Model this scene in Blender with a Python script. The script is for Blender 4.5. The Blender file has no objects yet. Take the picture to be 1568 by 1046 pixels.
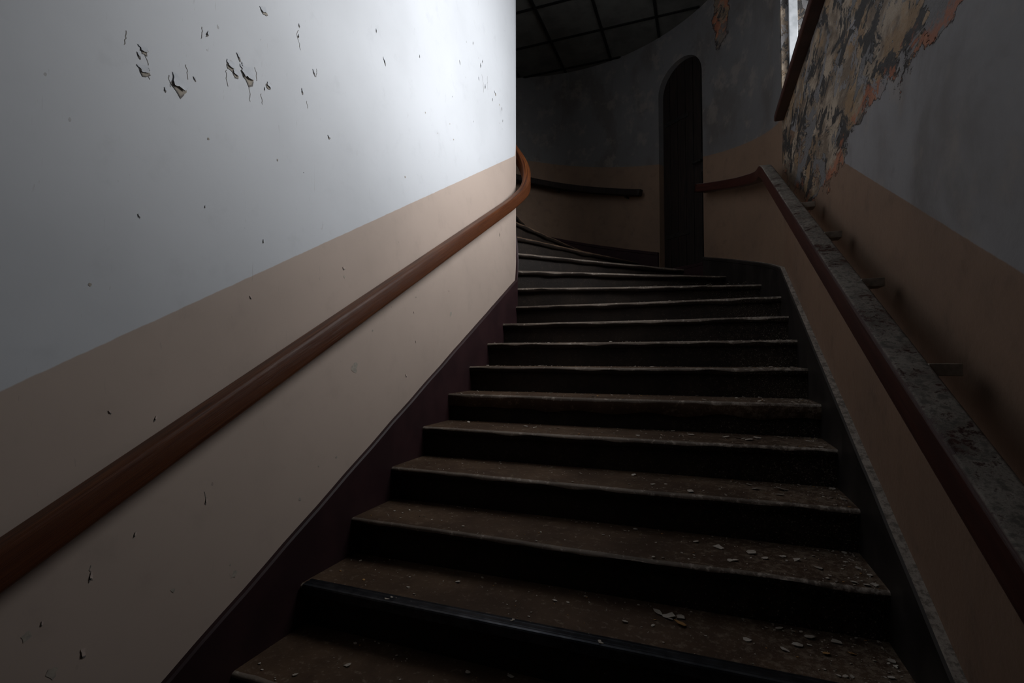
import bpy, bmesh, math, random
from mathutils import Vector, noise
random.seed(7)
S=bpy.context.scene
try:
    S.view_settings.view_transform='Standard'
    S.view_settings.look='None'
except Exception as e: print(e)

# ------------------------------------------------------------ dimensions
XL=-1.47; XR=0.55; YC=3.94; CX=-1.61; ACX=-1.46; R=2.01; ZC=3.55
RISE=.1625; RUN=.298
def yk(k): return 2.727+RUN*(k-5)
def zk(k): return -.217+RISE*(k-5)
def zn(y): return -.217+RISE/RUN*(y-2.727)
def arc(t,r=R): return (ACX+r*math.cos(math.radians(t)), YC+r*math.sin(math.radians(t)))
def arc_skirt(t): return .637+.0088*t
def arc_dado(t): return 1.70+.0074*t
def arc_rail(t): return 1.30+.0085*t

# ------------------------------------------------------------ node helpers
class NT:
    def __init__(s,name):
        s.m=bpy.data.materials.new(name); s.m.use_nodes=True
        s.t=s.m.node_tree; s.n=s.t.nodes; s.l=s.t.links
        s.b=s.n['Principled BSDF']
    def put(s,sock,v):
        if isinstance(v,bpy.types.NodeSocket): s.l.new(v,sock)
        elif v is not None:
            if isinstance(v,(tuple,list)) and len(v)==3 and sock.type=='RGBA': v=(*v,1)
            sock.default_value=v
    def math(s,op,a,b=None,c=None,clamp=False):
        n=s.n.new('ShaderNodeMath'); n.operation=op; n.use_clamp=clamp
        s.put(n.inputs[0],a)
        if b is not None: s.put(n.inputs[1],b)
        if c is not None: s.put(n.inputs[2],c)
        return n.outputs[0]
    def mix(s,f,a,b,mode='MIX'):
        n=s.n.new('ShaderNodeMix'); n.data_type='RGBA'; n.blend_type=mode
        s.put(n.inputs[0],f); s.put(n.inputs[6],a); s.put(n.inputs[7],b)
        return n.outputs[2]
    def coord(s,w='Object'):
        return s.n.new('ShaderNodeTexCoord').outputs[w]
    def mapg(s,v,sc=(1,1,1),loc=(0,0,0)):
        n=s.n.new('ShaderNodeMapping'); s.put(n.inputs[0],v)
        n.inputs['Scale'].default_value=sc; n.inputs['Location'].default_value=loc
        return n.outputs[0]
    def noise(s,v,scale,det=4,rough=.55,dist=0):
        n=s.n.new('ShaderNodeTexNoise'); s.put(n.inputs['Vector'],v)
        n.inputs['Scale'].default_value=scale; n.inputs['Detail'].default_value=det
        n.inputs['Roughness'].default_value=rough; n.inputs['Distortion'].default_value=dist
        return n.outputs['Fac']
    def vor(s,v,scale,feat='F1',out=0):
        n=s.n.new('ShaderNodeTexVoronoi'); n.feature=feat; s.put(n.inputs['Vector'],v)
        n.inputs['Scale'].default_value=scale
        return n.outputs[out]
    def step(s,v,lo,hi):
        n=s.n.new('ShaderNodeMapRange'); n.interpolation_type='SMOOTHSTEP'
        s.put(n.inputs['Value'],v); n.inputs['From Min'].default_value=lo; n.inputs['From Max'].default_value=hi
        return n.outputs[0]
    def xyz(s,v):
        n=s.n.new('ShaderNodeSeparateXYZ'); s.put(n.inputs[0],v); return n.outputs
    def bump(s,h,st=.3,d=.01):
        n=s.n.new('ShaderNodeBump'); n.inputs['Strength'].default_value=st; n.inputs['Distance'].default_value=d
        s.put(n.inputs['Height'],h); s.l.new(n.outputs[0],s.b.inputs['Normal'])
    def fin(s,col,rough=.6,spec=.3,metal=0):
        s.put(s.b.inputs['Base Color'],col); s.put(s.b.inputs['Roughness'],rough)
        s.b.inputs['Specular IOR Level'].default_value=spec; s.b.inputs['Metallic'].default_value=metal
        return s.m

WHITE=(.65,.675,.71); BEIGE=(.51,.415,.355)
def wall_mat(name,white=WHITE,beige=BEIGE,peel=None,dirt=.3):
    m=NT(name); o=m.coord(); uv=m.xyz(m.coord('UV'))
    wob=m.math('MULTIPLY',m.math('SUBTRACT',m.noise(o,25,3),.5),.006)
    v=m.math('ADD',uv[1],wob)
    up=m.step(v,-.0025,.0025)
    n1=m.noise(o,1.3,5); n2=m.noise(o,9,5,.6)
    W=m.mix(m.step(n1,.35,.75),white,tuple(c*.9 for c in white))
    W=m.mix(m.math('MULTIPLY',m.step(n2,.55,.8),dirt),W,tuple(c*.72 for c in white))
    B=m.mix(m.step(n1,.35,.75),beige,tuple(c*.88 for c in beige))
    B=m.mix(m.math('MULTIPLY',m.step(n2,.5,.8),dirt),B,tuple(c*.7 for c in beige))
    col=m.mix(up,B,W)
    if peel:
        st=m.step(m.noise(m.mapg(o,(1,.6,.45),(4,4,4)),3.2,6,.62,.3),.44,.66)
        amt=m.math('ADD',.18,m.math('MULTIPLY',up,.32))
        col=m.mix(m.math('MULTIPLY',st,amt),col,(.085,.07,.06))
        st2=m.step(m.noise(m.mapg(o,(1,.8,.8),(8,1,4)),6,6,.65),.52,.66)
        col=m.mix(m.math('MULTIPLY',st2,m.math('MULTIPLY',up,.35)),col,(.32,.275,.235))
    # tiny chips and specks
    sp=m.vor(m.mapg(o,(1,1,.55)),11)
    chip=m.math('MULTIPLY',m.math('LESS_THAN',m.math('ADD',sp,m.math('MULTIPLY',m.noise(o,60,2),.12)),.095),m.step(m.noise(o,2.1,2),.52,.56))
    col=m.mix(m.math('MULTIPLY',chip,.45),col,(.2,.17,.15))
    # faint hairline scratches
    sc=m.noise(m.mapg(o,(30,30,3)),2.2,3,.6,1.5)
    col=m.mix(m.math('MULTIPLY',m.step(sc,.70,.74),.25),col,(.25,.22,.2))
    h=m.math('ADD',m.math('MULTIPLY',m.noise(o,7,4),.5),m.math('MULTIPLY',m.noise(o,70,3),.12))
    rough=.55
    if peel:
        P=m.xyz(o); nb=m.noise(m.mapg(o,(1,.5,.9)),5,7,.68); nb=m.math('SUBTRACT',nb,.5)
        if peel=='right':
            bound=m.math('ADD',m.math('MULTIPLY',m.math('MAXIMUM',m.math('SUBTRACT',P[1],3.0),0),.5),.80)
            d=m.math('SUBTRACT',P[2],bound)
            d=m.math('ADD',d,m.math('MULTIPLY',nb,.75))
            d=m.math('MINIMUM',d,m.math('ADD',m.math('SUBTRACT',P[1],1.08),m.math('MULTIPLY',nb,1.2)))
        else:
            vd=m.n.new('ShaderNodeVectorMath'); vd.operation='DISTANCE'
            m.put(vd.inputs[0],m.mapg(o,(1,1,.5))); vd.inputs[1].default_value=(.22,5.08,3.25*.5)
            d=m.math('ADD',m.math('SUBTRACT',.13,vd.outputs['Value']),m.math('MULTIPLY',nb,.35))
        mask=m.step(d,0,.008)
        v2=m.mapg(o,(1,.42,.8))
        a=m.noise(v2,9,6,.7,.4); b=m.noise(m.mapg(v2,loc=(3,7,1)),9,6,.72,.5); c=m.noise(m.mapg(v2,loc=(9,2,5)),6,5,.7,.5)
        base=m.mix(m.step(a,.42,.60),(.17,.13,.095),(.38,.31,.235))
        base=m.mix(m.math('MULTIPLY',m.step(m.noise(m.mapg(v2,loc=(5,5,5)),5,5,.7),.52,.6),.6),base,(.32,.20,.10))
        base=m.mix(m.step(b,.50,.53),base,(.045,.042,.04))
        base=m.mix(m.step(c,.57,.58),base,(.165,.16,.16))
        brick=m.math('MULTIPLY',m.step(m.math('SUBTRACT',.11,d),0,.05),m.step(a,.49,.52))
        base=m.mix(m.math('MULTIPLY',brick,.85),base,(.34,.125,.065))
        keep=m.step(m.noise(m.mapg(v2,loc=(1,9,4)),7,6,.7,.7),.575,.58)
        mask2=m.math('MULTIPLY',mask,m.math('SUBTRACT',1,m.math('MULTIPLY',keep,.85)))
        rim=m.math('MULTIPLY',m.step(d,-.012,0),m.math('SUBTRACT',1,m.step(d,.0,.02)))
        col=m.mix(mask2,col,base)
        col=m.mix(m.math('MULTIPLY',rim,.7),col,(.05,.035,.03))
        h=m.math('SUBTRACT',h,m.math('MULTIPLY',mask2,2.0))
        h=m.math('ADD',h,m.math('MULTIPLY',m.math('MULTIPLY',m.math('ADD',b,m.step(c,.57,.58)),mask),1.6))
        m.bump(h,.9,.012)
    else:
        m.bump(h,.35,.004)
    return m.fin(col,rough,.3)

M_left=wall_mat('painted_plaster_left')
M_right=wall_mat('shaded_plaster_right',white=(.255,.25,.255),beige=(.215,.138,.094),peel='right',dirt=1)  # same paint as left wall, darkened so the colour carries the shade
M_curve=wall_mat('shaded_plaster_curved',white=(.155,.152,.152),beige=(.23,.152,.104),peel='curve',dirt=.8)  # wall paint darkened further: dimness of the curved end is in the colour

def simple(name,c1,c2,scale=8,rough=.6,spec=.3,bump=.2,metal=0,sc=(1,1,1)):
    m=NT(name); o=m.mapg(m.coord(),sc); n=m.noise(o,scale,6,.6)
    m.bump(n,bump,.004); return m.fin(m.mix(m.step(n,.35,.68),c1,c2),rough,spec,metal)

def tread_mat(name,c1,c2,dust,amt):
    m=NT(name); o=m.coord(); P=m.xyz(o)
    n=m.noise(o,3.5,6,.65); f=m.noise(o,38,5,.7); g=m.noise(o,150,3,.7)
    col=m.mix(m.step(n,.35,.7),c1,c2)
    side=m.step(P[0],-.5,.55)
    w=m.math('ADD',m.math('MULTIPLY',side,.10),m.math('MULTIPLY',n,.12))
    d=m.step(m.math('ADD',f,w),.60,.78)
    col=m.mix(m.math('MULTIPLY',d,amt),col,dust)
    sp=m.math('GREATER_THAN',m.math('ADD',g,w),.77)
    col=m.mix(m.math('MULTIPLY',sp,.6),col,(.36,.31,.26))
    m.bump(m.math('ADD',f,m.math('MULTIPLY',g,.5)),.5,.003)
    return m.fin(col,.62,.25)
M_tread=tread_mat('worn_brown_linoleum',(.062,.037,.023),(.115,.072,.044),(.25,.195,.145),.65)
M_nose=tread_mat('worn_step_nosing',(.12,.095,.076),(.26,.215,.175),(.48,.42,.36),.9)
M_riser=tread_mat('painted_riser',(.013,.009,.007),(.026,.018,.013),(.06,.046,.034),.5)
M_metal=simple('dark_metal_nosing',(.03,.033,.04),(.07,.075,.085),20,.35,.5,.2,.7)
M_str=simple('aubergine_paint',(.024,.010,.012),(.036,.015,.017),5,.55,.3,.25)
def dusty(name,c1,c2,dust,lo,hi,rough=.45,wood=False,spec=.4):
    m=NT(name); o=m.coord()
    n=m.noise(m.mapg(m.coord('UV'),(1.2,26,1)) if wood else o,3 if wood else 6,6,.65,.6 if wood else 0)
    col=m.mix(m.step(n,.35,.68),c1,c2)
    g=m.n.new('ShaderNodeNewGeometry'); N=m.xyz(g.outputs['Normal'])
    f=m.noise(o,45,6,.75); k=m.noise(o,7,4,.6)
    d=m.math('MULTIPLY',m.step(N[2],.55,.80),m.step(m.math('ADD',m.math('MULTIPLY',f,.6),m.math('MULTIPLY',k,.4)),lo,hi))
    col=m.mix(d,col,m.mix(m.step(f,.42,.62),dust,tuple(c*.4 for c in dust)))
    m.bump(m.math('ADD',n,m.math('MULTIPLY',m.math('MULTIPLY',f,d),2)),.4,.003)
    return m.fin(col,m.math('ADD',rough,m.math('MULTIPLY',d,.4)),spec)
M_rstr=dusty('dusty_black_skirting',(.013,.011,.010),(.028,.024,.022),(.42,.37,.32),.32,.46,.5,spec=.2)
M_woodL=dusty('varnished_wood',(.040,.010,.004),(.150,.048,.014),(.25,.2,.17),.9,.95,.4,True,.35)
M_woodR=dusty('dusty_varnished_wood',(.030,.009,.007),(.055,.016,.011),(.31,.275,.235),.41,.50,.42,True,.3)
M_block=simple('dusty_wood_block',(.20,.165,.13),(.34,.29,.24),30,.8,.2,.4)
M_sill=simple('sill_brown_paint',(.040,.016,.012),(.062,.025,.018),12,.45,.4,.3)
M_frame=simple('window_white_paint',(.5,.52,.54),(.36,.38,.4),12,.5,.4,.3)
M_door=simple('dark_stained_door_wood',(.010,.007,.006),(.022,.014,.011),6,.6,.25,.5,0,(8,8,.6))
M_iron=simple('black_iron',(.02,.02,.02),(.045,.04,.035),30,.45,.5,.3,.6)
M_ceil=simple('grey_ceiling_panel',(.12,.12,.112),(.085,.085,.08),5,.8,.1,.3)
M_batt=simple('black_ceiling_batten',(.006,.006,.006),(.012,.012,.012),8,.7,.2,.2)
M_floor=simple('landing_concrete',(.06,.045,.035),(.10,.08,.06),6,.7,.2,.3)
M_plaster=simple('exposed_plaster',(.36,.33,.29),(.48,.43,.36),60,.85,.1,.5)
M_flkW=simple('flaking_white_paint',(.60,.63,.67),(.66,.69,.73),40,.6,.2,.2)
M_flkB=simple('flaking_beige_paint',(.50,.40,.35),(.56,.46,.40),40,.6,.2,.2)
M_crack_shade=simple('crack_painted_shadow',(.18,.17,.16),(.32,.30,.28),60,.9,.05,.3)  # serves real cracks and the painted shadow slivers around flakes
M_deb=simple('paint_chip_debris',(.42,.37,.31),(.62,.57,.5),30,.8,.1,.3)
M_deb2=simple('ochre_chip_debris',(.42,.22,.08),(.5,.3,.13),30,.8,.1,.3)

# ------------------------------------------------------------ mesh builder
class MB:
    def __init__(s): s.v=[]; s.f=[]; s.mi=[]; s.uv=[]; s.sm=[]
    def vert(s,p,uv=(0,0)): s.v.append(tuple(p)); s.uv.append(uv); return len(s.v)-1
    def face(s,idx,mi=0,sm=False): s.f.append(tuple(idx)); s.mi.append(mi); s.sm.append(sm)
    def poly(s,pts,uvs=None,mi=0):
        s.face([s.vert(p,uvs[i] if uvs else (0,0)) for i,p in enumerate(pts)],mi)
    def box(s,a,b,mi=0):
        (x0,y0,z0),(x1,y1,z1)=a,b
        i=[s.vert(p) for p in [(x0,y0,z0),(x1,y0,z0),(x1,y1,z0),(x0,y1,z0),(x0,y0,z1),(x1,y0,z1),(x1,y1,z1),(x0,y1,z1)]]
        for q in [(0,3,2,1),(4,5,6,7),(0,1,5,4),(1,2,6,5),(2,3,7,6),(3,0,4,7)]: s.face([i[j] for j in q],mi)
    def build(s,name,mats,parent=None,merge=0,bevel=None,smooth=False,recalc=False):
        me=bpy.data.meshes.new(name); me.from_pydata(s.v,[],s.f)
        u=me.uv_layers.new(name='UVMap')
        for p in me.polygons:
            p.material_index=s.mi[p.index]; p.use_smooth=s.sm[p.index] or smooth
            for li,vi in zip(p.loop_indices,p.vertices): u.data[li].uv=s.uv[vi]
        for m in mats: me.materials.append(m)
        if merge or recalc:
            bm=bmesh.new(); bm.from_mesh(me)
            if merge: bmesh.ops.remove_doubles(bm,verts=bm.verts,dist=merge)
            if recalc: bmesh.ops.recalc_face_normals(bm,faces=bm.faces)
            bm.to_mesh(me); bm.free()
        ob=bpy.data.objects.new(name,me); S.collection.objects.link(ob)
        if parent: ob.parent=parent
        if bevel:
            b=ob.modifiers.new('bevel','BEVEL'); b.width=bevel; b.segments=3; b.limit_method='ANGLE'; b.angle_limit=math.radians(40)
        return ob
def empty(name,loc=(0,0,0)):
    e=bpy.data.objects.new(name,None); S.collection.objects.link(e); return e

# ------------------------------------------------------------ left (central) wall, rounded end
ZB=-2.55
out=[((XL,-2.5),zn(-2.5)+1.28),((XL,YC),zn(YC)+1.28)]
for t in range(6,181,6):
    out.append(((CX+.14*math.cos(math.radians(t)),YC+.14*math.sin(math.radians(t))),zn(YC)+1.28+.0075*t))
out.append(((CX-.14,-2.5),3.4))
m=MB(); s=0; top=[];bot=[]
for i,((x,y),d) in enumerate(out):
    if i: s+=math.dist(out[i-1][0],(x,y))
    bot.append(m.vert((x,y,ZB),(s,ZB-d))); top.append(m.vert((x,y,ZC),(s,ZC-d)))
for i in range(len(out)-1): m.face([bot[i],bot[i+1],top[i+1],top[i]],0,1<=i<len(out)-2)
m.face([bot[-1],bot[0],top[0],top[-1]])
m.face(top); m.face(bot[::-1])
m.build('wall_left',[M_left])

# ------------------------------------------------------------ right wall with window opening
WY0,WY1,WZ0,WZ1=2.15,3.90,1.69,3.35
m=MB()
dr=lambda y: zn(y)+1.215 if y<=3.85 else arc_dado(0)
ys=[-2.5,WY0,3.85,WY1,YC]; zs=[ZB,WZ0,WZ1,ZC]
for i in range(4):
    for j in range(3):
        if j==1 and i in(1,2): continue
        a,b=ys[i],ys[i+1]; c,d=zs[j],zs[j+1]
        m.poly([(XR,a,c),(XR,a,d),(XR,b,d),(XR,b,c)],[(a,c-dr(a)),(a,d-dr(a)),(b,d-dr(b)),(b,c-dr(b))])
D=.30
for q in [[(XR,WY0,WZ0),(XR,WY1,WZ0),(XR+D,WY1,WZ0),(XR+D,WY0,WZ0)],
          [(XR,WY0,WZ1),(XR+D,WY0,WZ1),(XR+D,WY1,WZ1),(XR,WY1,WZ1)],
          [(XR,WY0,WZ0),(XR+D,WY0,WZ0),(XR+D,WY0,WZ1),(XR,WY0,WZ1)],
          [(XR,WY1,WZ0),(XR,WY1,WZ1),(XR+D,WY1,WZ1),(XR+D,WY1,WZ0)]]:
    m.poly(q,[(0,1)]*4)
# outer skin
for i in range(4):
    for j in range(3):
        if j==1 and i in(1,2): continue
        a,b=ys[i],ys[i+1]; c,d=zs[j],zs[j+1]
        m.poly([(XR+D,a,c),(XR+D,b,c),(XR+D,b,d),(XR+D,a,d)],[(0,1)]*4)
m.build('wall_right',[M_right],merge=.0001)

# ------------------------------------------------------------ curved wall with arched doorway
DA,DH=50.35,8.35; DZ0,DZS=.95,2.88; HW=math.radians(DH)*R
angs=[float(a) for a in range(0,42,2)]
angs+= [DA-DH*math.cos(math.pi*i/28) for i in range(29)]
angs+= [60.5+ (180-60.5)*i/60 for i in range(61)]
def dtop(t):
    s_=math.radians(t-DA)*R; return DZS+math.sqrt(max(0,HW*HW-s_*s_))
m=MB()
def cv(t,z,r=R):
    x,y=arc(t,r); return m.vert((x,y,z),(math.radians(t)*R,z-arc_dado(t)))
RD=.13
for a,b in zip(angs[:-1],angs[1:]):
    ind = a>=DA-DH-1e-4 and b<=DA+DH+1e-4
    if not ind: m.face([cv(a,-.3),cv(a,ZC),cv(b,ZC),cv(b,-.3)],0,True)
    else:
        m.face([cv(a,-.3),cv(a,DZ0),cv(b,DZ0),cv(b,-.3)],0)
        m.face([cv(a,dtop(a)),cv(a,ZC),cv(b,ZC),cv(b,dtop(b))],0)
        m.face([cv(a,dtop(a)),cv(b,dtop(b)),cv(b,dtop(b),R+RD),cv(a,dtop(a),R+RD)],0)
        m.face([cv(a,DZ0),cv(a,DZ0,R+RD),cv(b,DZ0,R+RD),cv(b,DZ0)],0)
for t in (DA-DH,DA+DH):
    m.face([cv(t,DZ0),cv(t,DZS),cv(t,DZS,R+RD),cv(t,DZ0,R+RD)],0)
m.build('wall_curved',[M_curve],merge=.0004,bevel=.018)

# other enclosing walls
def plainwall(name,p0,p1,z0,z1,d0,d1,mat,th=.1):
    m=MB(); dx,dy=p1[0]-p0[0],p1[1]-p0[1]; L=math.hypot(dx,dy); nx,ny=dy/L*th,-dx/L*th
    m.poly([(*p0,z0),(*p1,z0),(*p1,z1),(*p0,z1)],[(0,z0-d0),(L,z0-d1),(L,z1-d1),(0,z1-d0)])
    q0=(p0[0]+nx,p0[1]+ny);q1=(p1[0]+nx,p1[1]+ny)
    m.poly([(*q1,z0),(*q0,z0),(*q0,z1),(*q1,z1)],[(0,1)]*4)
    for a,b in((p0,q0),(p1,q1)): m.poly([(*a,z0),(*b,z0),(*b,z1),(*a,z1)],[(0,1)]*4)
    m.poly([(*p0,z1),(*p1,z1),(*q1,z1),(*q0,z1)],[(0,1)]*4)
    m.build(name,[mat])
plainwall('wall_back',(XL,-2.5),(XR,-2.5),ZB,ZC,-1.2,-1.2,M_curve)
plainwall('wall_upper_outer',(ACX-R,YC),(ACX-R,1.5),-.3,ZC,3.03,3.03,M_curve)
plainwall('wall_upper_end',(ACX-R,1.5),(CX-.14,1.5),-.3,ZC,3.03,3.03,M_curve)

# ceiling + battens
c=empty('ceiling')
m=MB(); m.box((-3.7,-2.7,ZC),(.95,6.15,ZC+.12)); m.build('ceiling_panels',[M_ceil],c)
m=MB()
for i in range(-5,4):
    x=-.97+.57*i
    if -3.45<x<.5:
        ylo=-2.5; dx=x-ACX; yhi=YC+math.sqrt(max(.01,R*R-dx*dx))-.02
        if x<CX-.14: ylo=1.55
        if abs(x-CX)<.16:
            ylo=YC+.16
        m.box((x-.014,ylo,ZC-.012),(x+.014,yhi,ZC+.001))
for j in range(-13,2):
    y=5.28+.57*j
    if y<YC:
        m.box((XL+.01,y-.014,ZC-.010),(XR-.01,y+.014,ZC+.001))
    else:
        h=math.sqrt(R*R-(y-YC)**2)-.02
        m.box((ACX-h,y-.014,ZC-.010),(ACX+h,y+.014,ZC+.001))
m.build('ceiling_battens',[M_batt],c)

# floors
m=MB(); m.box((XL,-2.5,zk(-9)-.1),(XR,yk(-8)+.03,zk(-9))); m.build('floor',[M_floor])
m=MB(); m.box((ACX-R,1.5,zk(19)-.15),(CX-.14,YC,zk(19)-.003)); m.build('floor_upper_landing',[M_floor])

# ------------------------------------------------------------ staircase
stair=empty('staircase')
def front(k):
    if k<=9: return Vector((XL+.01,yk(k))),Vector((XR-.01,yk(k)))
    t=min(17*(k-9)-2,180); a=math.radians(t)
    return Vector((CX+.135*math.cos(a),YC+.135*math.sin(a))),Vector(arc(t,2.035))
m=MB(); N=64
for k in range(-8,20):
    A,B=front(k); A2,B2=front(k+1)
    d=(B-A).normalized(); up=Vector((-d.y,d.x)); d2=(B2-A2).normalized(); up2=Vector((-d2.y,d2.x))
    z=zk(k); rows=[]
    for i in range(N+1):
        f=i/N; pf=A.lerp(B,f); pb=A2.lerp(B2,f)+up2*.03
        if k==19: pb=pf+up*.2
        w=noise.noise((f*7,k*3.1,0))*.006+noise.noise((f*30,k*5.1,4))*.004
        wz=noise.noise((f*5,k*2.3,9))*.004-.005*math.exp(-((f-.5)/.25)**2)
        lip=.034+max(0,noise.noise((f*9,k*4.7,2)))*.014
        if k==5: lip=.075+noise.noise((f*11,3,2))*.02
        ed=.014+noise.noise((f*14,k*1.7,6))*.010
        NM=1 if k<13 else 0  # upper winder nosings take the darker tread colour, painting in their dimness
        sec=[(pb,z,0),(pf+up*.05,z,0),(pf+up*(.013+w),z+wz*.5,NM),(pf+up*(.004+w),z-.003+wz,NM),(pf+up*w,z-.008+wz,NM),
             (pf+up*w,z-ed+wz,NM),(pf+up*(.004+w),z-lip+wz,0 if k==5 else 2),(pf+up*.026,z-lip-.002+wz,2),(pf+up*.028,z-.10,2),(pf+up*.030,z-RISE-.004,2)]
        rows.append([(m.vert((p.x,p.y,zz)),mi) for p,zz,mi in sec])
    for i in range(N):
        for j in range(9):
            a,b=rows[i][j],rows[i][j+1]; c_,d_=rows[i+1][j+1],rows[i+1][j]
            mi=b[1] if j!=1 else 0
            m.face([a[0],b[0],c_[0],d_[0]],mi,True if j in(2,3,4,5) else False)
m.build('treads_and_risers',[M_tread,M_nose,M_riser],stair)
# metal edging strip on one step
m=MB(); k=1; y=yk(k); z=zk(k)
prof=[(.045,.001),(.045,.004),(.034,.0045),(.032,.003),(.024,.003),(.022,.0045),(.012,.0045),(.010,.003),(.004,.003),(-.003,.001),(-.0055,-.004),(-.0055,-.034),(-.002,-.036)]
x0,x1=XL+.03,XR-.05; ra=[m.vert((x0,y+a,z+b)) for a,b in prof]; rb=[m.vert((x1,y+a,z+b)) for a,b in prof]
for i in range(len(prof)-1): m.face([ra[i],ra[i+1],rb[i+1],rb[i]])
m.build('metal_nosing_strip',[M_metal],stair)

# ------------------------------------------------------------ skirtings / stringers
def ribbon(name,path,th,mats,lip=.008):
    m=MB(); rows=[]
    s=0
    for i,(x,y,nx,ny,zb,zt) in enumerate(path):
        if i: s+=math.dist(path[i-1][:2],(x,y))
        j=noise.noise((s*6,1,len(path)))*.004
        sec=[(0,zb),(th,zb),(th,zt-.035),(th+lip,zt-.03),(th+lip,zt-.008+j),(th+lip-.006,zt+j),(0,zt+j)]
        rows.append([m.vert((x+nx*a,y+ny*a,z),(s,z)) for a,z in sec])
    for r0,r1 in zip(rows[:-1],rows[1:]):
        for j in range(6): m.face([r0[j],r0[j+1],r1[j+1],r1[j]])
    m.face(rows[0]); m.face(rows[-1][::-1])
    return m.build(name,mats,recalc=True)
p=[]
for i in range(60):
    y=-1.1+(YC+1.1)*i/59; p.append((XL,y,1,0,zn(y)-.35,zn(y)+.215))
for t in range(10,181,10):
    a=math.radians(t); zz=zn(YC)+.0095*t
    p.append((CX+.14*math.cos(a),YC+.14*math.sin(a),math.cos(a),math.sin(a),zz-.4,zz+.215*(1-.2*t/180)))
ribbon('baseboard_left',p,.016,[M_str],.006)
p=[]
for i in range(80):
    y=-1.1+(3.86+1.1)*i/79; p.append((XR,y,-1,0,zn(y)-.35,zn(y)+.195))
p.append((XR,YC,-1,0,.1,arc_skirt(0)))
def arcseg(t0,t1,cap=None):
    q=[]; n=max(2,int((t1-t0)/2))
    for i in range(n+1):
        t=t0+(t1-t0)*i/n; a=math.radians(t); x,y=arc(t); zt=arc_skirt(t)
        if cap: zt=min(zt,cap)
        q.append((x,y,-math.cos(a),-math.sin(a),zn(YC)+.0095*t-.4,zt))
    return q
p+=arcseg(2,DA-DH-.3); ribbon('baseboard_right',p,.026,[M_rstr],.006)
ribbon('baseboard_curved',arcseg(DA+DH+.3,180),.026,[M_str],.006)
ribbon('baseboard_threshold',arcseg(DA-DH-.2,DA+DH+.2,.955),.024,[M_str],.004)

# ------------------------------------------------------------ handrails
def rprof(w,h,r,n=5):
    pts=[]
    for cx,cy,a0 in((w/2-r,h/2-r,0),(-w/2+r,h/2-r,90),(-w/2+r,-h/2+r,180),(w/2-r,-h/2+r,270)):
        for i in range(n+1):
            a=math.radians(a0+90*i/n); pts.append((cx+r*math.cos(a),cy+r*math.sin(a)))
    return pts
def resample(pts,step=.03):
    P=[Vector(q) for q in pts]; o=[P[0]]
    for a,b in zip(P[:-1],P[1:]):
        n=max(1,int((b-a).length/step))
        for i in range(1,n+1): o.append(a.lerp(b,i/n))
    for _ in range(6):
        o=[o[0]]+[(o[i-1]+o[i]*2+o[i+1])/4 for i in range(1,len(o)-1)]+[o[-1]]
    return o
def sweep(name,pts,prof,mats,parent,step=.03):
    P=resample(pts,step); m=MB(); rings=[]; s=0; np_=len(prof)
    for i,q in enumerate(P):
        t=(P[min(i+1,len(P)-1)]-P[max(i-1,0)]).normalized()
        sd=t.cross(Vector((0,0,1))).normalized(); up=sd.cross(t).normalized()
        if i: s+=(q-P[i-1]).length
        rings.append([m.vert(q+sd*a+up*b,(s,j/np_)) for j,(a,b) in enumerate(prof)])
    for r0,r1 in zip(rings[:-1],rings[1:]):
        for j in range(np_): m.face([r0[j],r0[(j+1)%np_],r1[(j+1)%np_],r1[j]],0,True)
    m.face(rings[0][::-1]); m.face(rings[-1])
    return m.build(name,mats,parent,recalc=True)

hl=empty('handrail')
pts=[(XL+.068,y,zn(y)+.925) for y in (-1.0,3.62)]
pts.append((XL+.085,3.80,zn(3.8)+.945))
for t in range(0,181,10):
    a=math.radians(t); z=1.415+.0058*min(t,90)+.0125*max(0,t-90)
    pts.append((CX+.235*math.cos(a),YC+.235*math.sin(a),z))
pts.append((CX-.235,2.6,3.2))
sweep('rail',pts,rprof(.068,.084,.013),[M_woodL],hl)
m=MB()
for y in (-.4,.75,1.95,3.1):
    z=zn(y)+.895
    m.box((XL,y-.012,z-.05),(XL+.004,y+.012,z)); m.box((XL,y-.006,z-.034),(XL+.05,y+.006,z-.022)); m.box((XL+.042,y-.006,z-.034),(XL+.054,y+.006,z+.0))
m.build('brackets',[M_woodL],hl,bevel=.002)

hr=empty('handrail')
XRR=XR-.128
pts=[(XRR,-1.0,zn(-1.0)+.93),(XRR,3.68,zn(3.68)+.93),(XRR-.005,3.80,1.30),(XRR-.005,YC,1.315)]
for t in range(4,41,4): 
    x,y=arc(t,R-.125); pts.append((x,y,arc_rail(t)+.015))
sweep('rail',pts,rprof(.072,.078,.010),[M_woodR],hr)
m=MB()
for i in range(-7,5):
    y=1.34+.46*i; z=zn(y)+.93
    if i==4: continue
    m.box((XRR+.03,y-.03,z+.006),(XRR+.088,y+.03,z+.032))
m.box((arc(38,R-.11)[0],arc(38,R-.11)[1],arc_rail(38)-.02),(arc(38,R)[0]+.02,arc(38,R-.11)[1]+.05,arc_rail(38)+.01))
m.build('wall_blocks',[M_block],hr,bevel=.0015)

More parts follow.
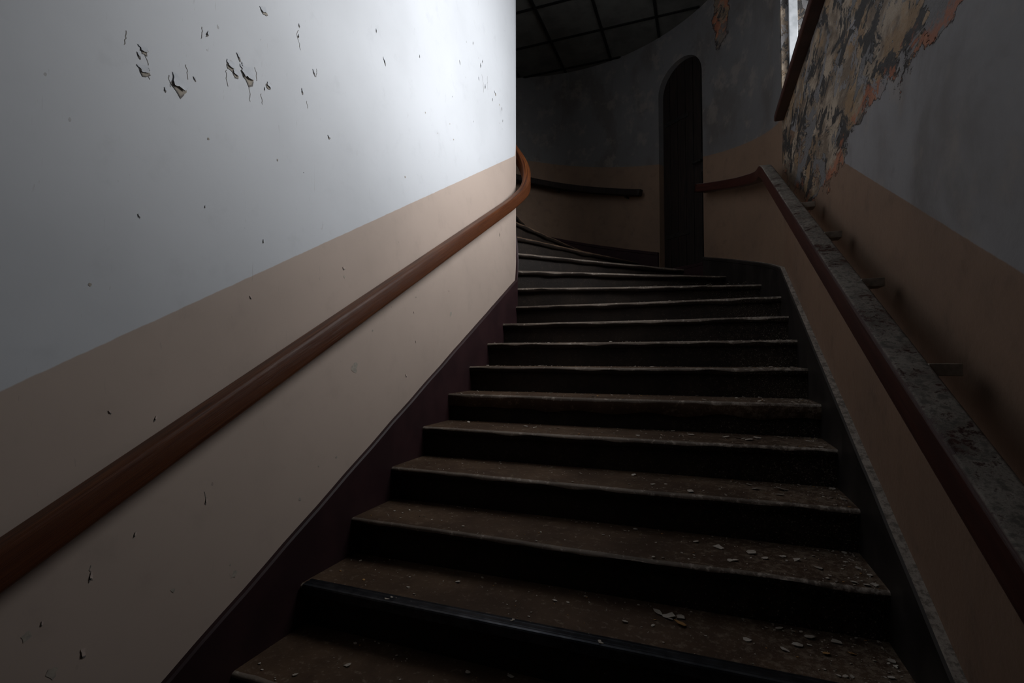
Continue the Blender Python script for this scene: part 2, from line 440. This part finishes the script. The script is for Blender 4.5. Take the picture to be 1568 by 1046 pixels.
hc=empty('handrail')
pts=[(*arc(t,R-.085),arc_rail(t)) for t in range(64,181,4)]
sweep('rail',pts,rprof(.065,.075,.014),[M_door],hc)
m=MB()
for t in (70,95,125,160):
    a=math.radians(t); z=arc_rail(t)-.055; p0=Vector(arc(t,R)); p1=Vector(arc(t,R-.09)); sd=Vector((-math.sin(a),math.cos(a)))*.01
    q=[p0+sd,p0-sd,p1-sd,p1+sd]
    lo=[m.vert((v.x,v.y,z)) for v in q]; hi=[m.vert((v.x,v.y,z+.03)) for v in q]
    m.face(lo[::-1]); m.face(hi)
    for i in range(4): m.face([lo[i],lo[(i+1)%4],hi[(i+1)%4],hi[i]])
m.build('brackets',[M_iron],hc)

# ------------------------------------------------------------ arched plank door
dr_=empty('door_1')
a=math.radians(DA); er=Vector((math.cos(a),math.sin(a),0)); et=Vector((-math.sin(a),math.cos(a),0))
org=Vector((*arc(DA,0),0)); r0=R*math.cos(math.radians(DH))+.085
def DP(s_,d,z): return org+er*(r0+d)+et*s_+Vector((0,0,z))
W=HW+.02
def dt(s_): return DZS+math.sqrt(max(0,W*W-s_*s_))
m=MB(); nb=6; pw=2*W/nb
for b in range(nb):
    s0=-W+b*pw+.003; s1=-W+(b+1)*pw-.003; n=8
    outl=[(s0,DZ0),(s1,DZ0)]+[(s1+(s0-s1)*i/n, dt(s1+(s0-s1)*i/n)) for i in range(n+1)]
    F=[m.vert(DP(s_,0,z)) for s_,z in outl]; Bk=[m.vert(DP(s_,.03,z)) for s_,z in outl]
    m.face(F); m.face(Bk[::-1])
    for i in range(len(F)): m.face([F[i],F[(i+1)%len(F)],Bk[(i+1)%len(F)],Bk[i]])
m.build('planks',[M_door],dr_,recalc=True,bevel=.003)
m=MB()
def obox(s0,s1,d0,d1,z0,z1,mi=0):
    i=[m.vert(DP(*q)) for q in [(s0,d0,z0),(s1,d0,z0),(s1,d1,z0),(s0,d1,z0),(s0,d0,z1),(s1,d0,z1),(s1,d1,z1),(s0,d1,z1)]]
    for q in [(0,3,2,1),(4,5,6,7),(0,1,5,4),(1,2,6,5),(2,3,7,6),(3,0,4,7)]: m.face([i[j] for j in q],mi)
obox(-W,W,.03,.05,DZ0,DZS+.25)
m.build('backing_board',[M_door],dr_,recalc=True)
m=MB(); obox(-.24,-.205,-.008,0,1.9,2.1); obox(-.232,-.213,-.045,0,2.0,2.02); obox(-.232,-.12,-.05,-.035,2.0,2.02)
m.build('handle',[M_iron],dr_,recalc=True,bevel=.003)
m=MB(); 
for z in (1.3,2.55): obox(-.05,.28,-.008,0,z,z+.045)
m.build('strap_hinges',[M_iron],dr_,recalc=True,bevel=.002)

# ------------------------------------------------------------ window
wn=empty('window_1'); m=MB(); fx0,fx1=XR+.045,XR+.10
f=.05
m.box((fx0,WY0,WZ0),(fx1,WY0+f,WZ1)); m.box((fx0,WY1-.03,WZ0),(fx1,WY1,WZ1))
m.box((fx0,WY0,WZ0),(fx1,WY1,WZ0+f)); m.box((fx0,WY0,WZ1-f),(fx1,WY1,WZ1))
ym=(WY0+WY1)/2
m.box((fx0,ym-.03,WZ0),(fx1,ym+.03,WZ1)); m.box((fx0+.008,WY0,2.85),(fx1-.008,WY1,2.89))
m.build('frame',[M_frame],wn,bevel=.004)
m=MB(); m.box((XR-.06,WY0-.07,1.645),(XR+.045,WY1-.04,1.693)); m.build('window_sill',[M_sill],wn,bevel=.01)

# ------------------------------------------------------------ peeling paint on left wall
m=MB()
FL=[(1.032,.822,.030,1),(.931,.815,.018,1),(.928,.872,.014,1),(.915,.85,.010,0),(1.205,.982,.018,1),(1.225,.965,.016,1),(1.274,.985,.033,1),(1.25,1.01,.012,0),
(1.235,1.03,.014,0),(1.364,.994,.014,1),(1.345,.975,.008,0),(1.526,1.057,.014,0),(1.588,1.167,.014,0),(1.502,1.266,.012,0),(1.505,1.31,.010,0),(2.07,1.487,.022,0),
(3.232,2.112,.02,0),(3.26,2.16,.016,0),(3.312,2.0,.022,0),(3.507,2.05,.018,1),(3.45,1.97,.016,0),(3.64,1.99,.014,0),(3.66,1.90,.013,0),(3.2,2.0,.013,0),(3.1,2.2,.012,0),
(1.12,1.038,.013,0),(1.336,1.256,.016,1),(1.682,.939,.010,1),(1.35,.42,.009,0),(1.30,.211,.008,0),
(1.784,.395,.009,1),(1.863,-.044,.026,2),(.984,-.173,.010,0),(.831,-.56,.012,0),(.704,-.643,.012,2),(.752,-.756,.014,2),(.8187,-.747,.016,0),(.9355,-.487,.009,0),
(1.255,-.72,.012,2),(1.147,-.452,.010,0),(3.6,.97,.016,0),(2.788,.278,.014,2),(2.286,-.094,.012,0),(2.4,1.7,.012,0),(2.9,1.95,.015,0),(2.0,1.6,.012,0),(.99,.79,.009,0),(1.08,.87,.009,0)]
rnd=random.Random(3)
def flake(y,z,r,kind):
    X=XL+.0008; n=11; el=1.0 if kind else .35
    if kind!=2: r*=.9
    beige= z<zn(y)+1.28
    tilt=rnd.uniform(-.5,.5)
    def rot(a,b): return (a*math.cos(tilt)-b*math.sin(tilt), a*math.sin(tilt)+b*math.cos(tilt))
    ring=[]
    for i in range(n):
        a=2*math.pi*i/n; rr=r*rnd.uniform(.55,1.15)
        ring.append(rot(math.cos(a)*rr*el,math.sin(a)*rr*1.15))
    m.face([m.vert((X,y+p,z+q)) for p,q in ring],0 if kind else 1)
    if kind!=2:
        pts=[(X+.0005,y+p*1.04,z+q*1.04) for p,q in ring[n//2:]]; 
        pts2=[(X+.0005,y+p*.86,z+q*.86) for p,q in ring[n//2:]]
        for i in range(len(pts)-1): m.poly([pts[i],pts[i+1],pts2[i+1],pts2[i]],None,1)  # dark band painted as shadow along the flake's lower edge
        nu,nv=5,6; g=[]
        wdt=r*el*1.0; hgt=r*1.25
        for i in range(nu+1):
            row=[]
            for j in range(nv+1):
                uu=i/nu*2-1; vv=j/nv
                lift=.0012+(.20*r)*(vv**1.8)
                a_=uu*wdt*(1-.35*vv)*(1+.2*rnd.uniform(-1,1)); b_=hgt*(.85-vv*1.05)+rnd.uniform(-.12,.12)*r
                p,q=rot(a_,b_); row.append(m.vert((X+lift,y+p,z+q)))
            g.append(row)
        for i in range(nu):
            for j in range(nv): m.face([g[i][j],g[i+1][j],g[i+1][j+1],g[i][j+1]],3 if beige else 2,True)
for q in FL: flake(*q)
for i in range(46):
    y=rnd.uniform(.6,3.8); z=zn(y)+rnd.uniform(.3,1.9)
    if z>2.6 or abs(z-zn(y)-.925)<.07: continue
    flake(y,z,rnd.uniform(.003,.0075),rnd.choice([0,2,2]))
for (y,z,L) in [(1.05,.90,.05),(1.22,1.0,.06),(1.30,1.03,.05),(3.25,2.06,.12),(3.35,2.1,.1),(1.50,1.29,.07),(1.10,1.05,.04),(.88,.9,.05),(1.33,.95,.04),(.83,-.53,.04),(1.14,-.42,.04),(1.0,.84,.04),(3.62,1.05,.05),(1.6,1.19,.04),(1.55,1.03,.03),(.93,.86,.06),(1.19,.96,.05),(1.28,.95,.05)]:
    q=(y,z); w=.0009
    for i in range(7):
        q2=(q[0]+rnd.uniform(-.35,.45)*L/4,q[1]-L/7*rnd.uniform(.6,1.3))
        m.poly([(XL+.0007,q[0]-w,q[1]),(XL+.0007,q[0]+w,q[1]),(XL+.0007,q2[0]+w,q2[1]),(XL+.0007,q2[0]-w,q2[1])],None,1); q=q2
m.build('peeling_paint_flakes',[M_plaster,M_crack_shade,M_flkW,M_flkB])

# ------------------------------------------------------------ debris on steps
m=MB()
def chip(x,y,z,r,mi=0):
    n=rnd.randint(5,8); a0=rnd.uniform(0,6); tx,ty=rnd.uniform(-.25,.25),rnd.uniform(-.25,.25)
    P=[]
    for i in range(n):
        a=a0+2*math.pi*i/n; rr=r*rnd.uniform(.5,1.2); dx,dy=rr*math.cos(a),rr*math.sin(a)*.8
        P.append((x+dx,y+dy,z+.0015+r*.25+dx*tx+dy*ty))
    t=[m.vert(p) for p in P]; b=[m.vert((p[0],p[1],p[2]-.0015)) for p in P]
    m.face(t,mi); m.face(b[::-1],mi)
    for i in range(n): m.face([b[i],b[(i+1)%n],t[(i+1)%n],t[i]],mi)
for k in range(-1,11):
    cnt=260 if k<8 else 60
    for i in range(cnt):
        u=rnd.random()
        x=(XR-.05)-(XR-XL-.1)*(u**2.4) if rnd.random()<.85 else rnd.uniform(XL+.05,XR-.05)
        q=rnd.random()
        y=yk(k)+(rnd.uniform(.02,RUN) if q<.7 else rnd.uniform(.01,.04) if q<.8 else RUN+.02-abs(rnd.gauss(0,.02)))
        if k>8: x=rnd.uniform(-.6,.4); y=min(y,yk(k)+.15)
        r=rnd.choice([.0015,.002,.002,.0025,.003,.003,.004,.005,.007 if rnd.random()<.6 else .003,.012 if rnd.random()<.4 else .002])
        chip(x,y,zk(k),r,1 if rnd.random()<.08 else 0)
for x,y,r,mi in [(-.113,1.776,.026,0),(-.15,1.79,.020,0),(-.075,1.79,.018,0),(-.069,1.735,.026,1),(.30,1.80,.020,0),(.26,1.74,.018,0),(.33,1.72,.016,1),(.37,1.80,.016,0),(.22,1.70,.013,0),(.12,1.72,.012,0),(-.5,1.75,.010,0)]:
    chip(x,y,zk(1),r,mi)
for x,y,r in [(.05,2.03,.018),(.16,2.02,.022),(.2,1.98,.014),(-.03,2.06,.014),(.3,2.0,.014),(.1,1.92,.015),(.36,1.95,.016)]: chip(x,y,zk(2),r,0)
for x,y,r in [(-.05,2.17,.016),(.2,2.3,.02),(.3,2.33,.026),(.28,2.24,.016)]: chip(x,y,zk(3),r,0)
for x,y,r in [(.15,2.6,.022),(.2,2.55,.024),(.1,2.6,.018),(.24,2.62,.022),(-.05,2.62,.018)]: chip(x,y,zk(4),r,0)
for x,y,r in [(-1.12,1.40,.014),(-.9,1.35,.008),(.35,1.45,.02),(.28,1.38,.015)]: chip(x,y,zk(0),r,0)
m.build('paint_chip_debris',[M_deb,M_deb2])

# ------------------------------------------------------------ light
w=bpy.data.worlds.new('overcast'); S.world=w; w.use_nodes=True
bg=w.node_tree.nodes['Background']; bg.inputs[0].default_value=(.94,.97,1,1); bg.inputs[1].default_value=.9
L=bpy.data.lights.new('daylight','AREA'); L.shape='RECTANGLE'; L.size=1.7; L.size_y=1.5
L.energy=69; L.color=(.98,.985,1.0); L.spread=math.radians(124)
lo=bpy.data.objects.new('window_daylight',L); S.collection.objects.link(lo)
lo.location=(1.16,2.86,2.56)
lo.rotation_euler=Vector((-1,-.22,-.42)).to_track_quat('-Z','Y').to_euler()

# ------------------------------------------------------------ camera
cd=bpy.data.cameras.new('camera'); cd.lens=17.56; cd.sensor_width=36; cd.clip_start=.02
co=bpy.data.objects.new('camera',cd); S.collection.objects.link(co)
co.location=(0,0,0); co.rotation_euler=(math.radians(91.91),0,math.radians(20.8))
S.camera=co
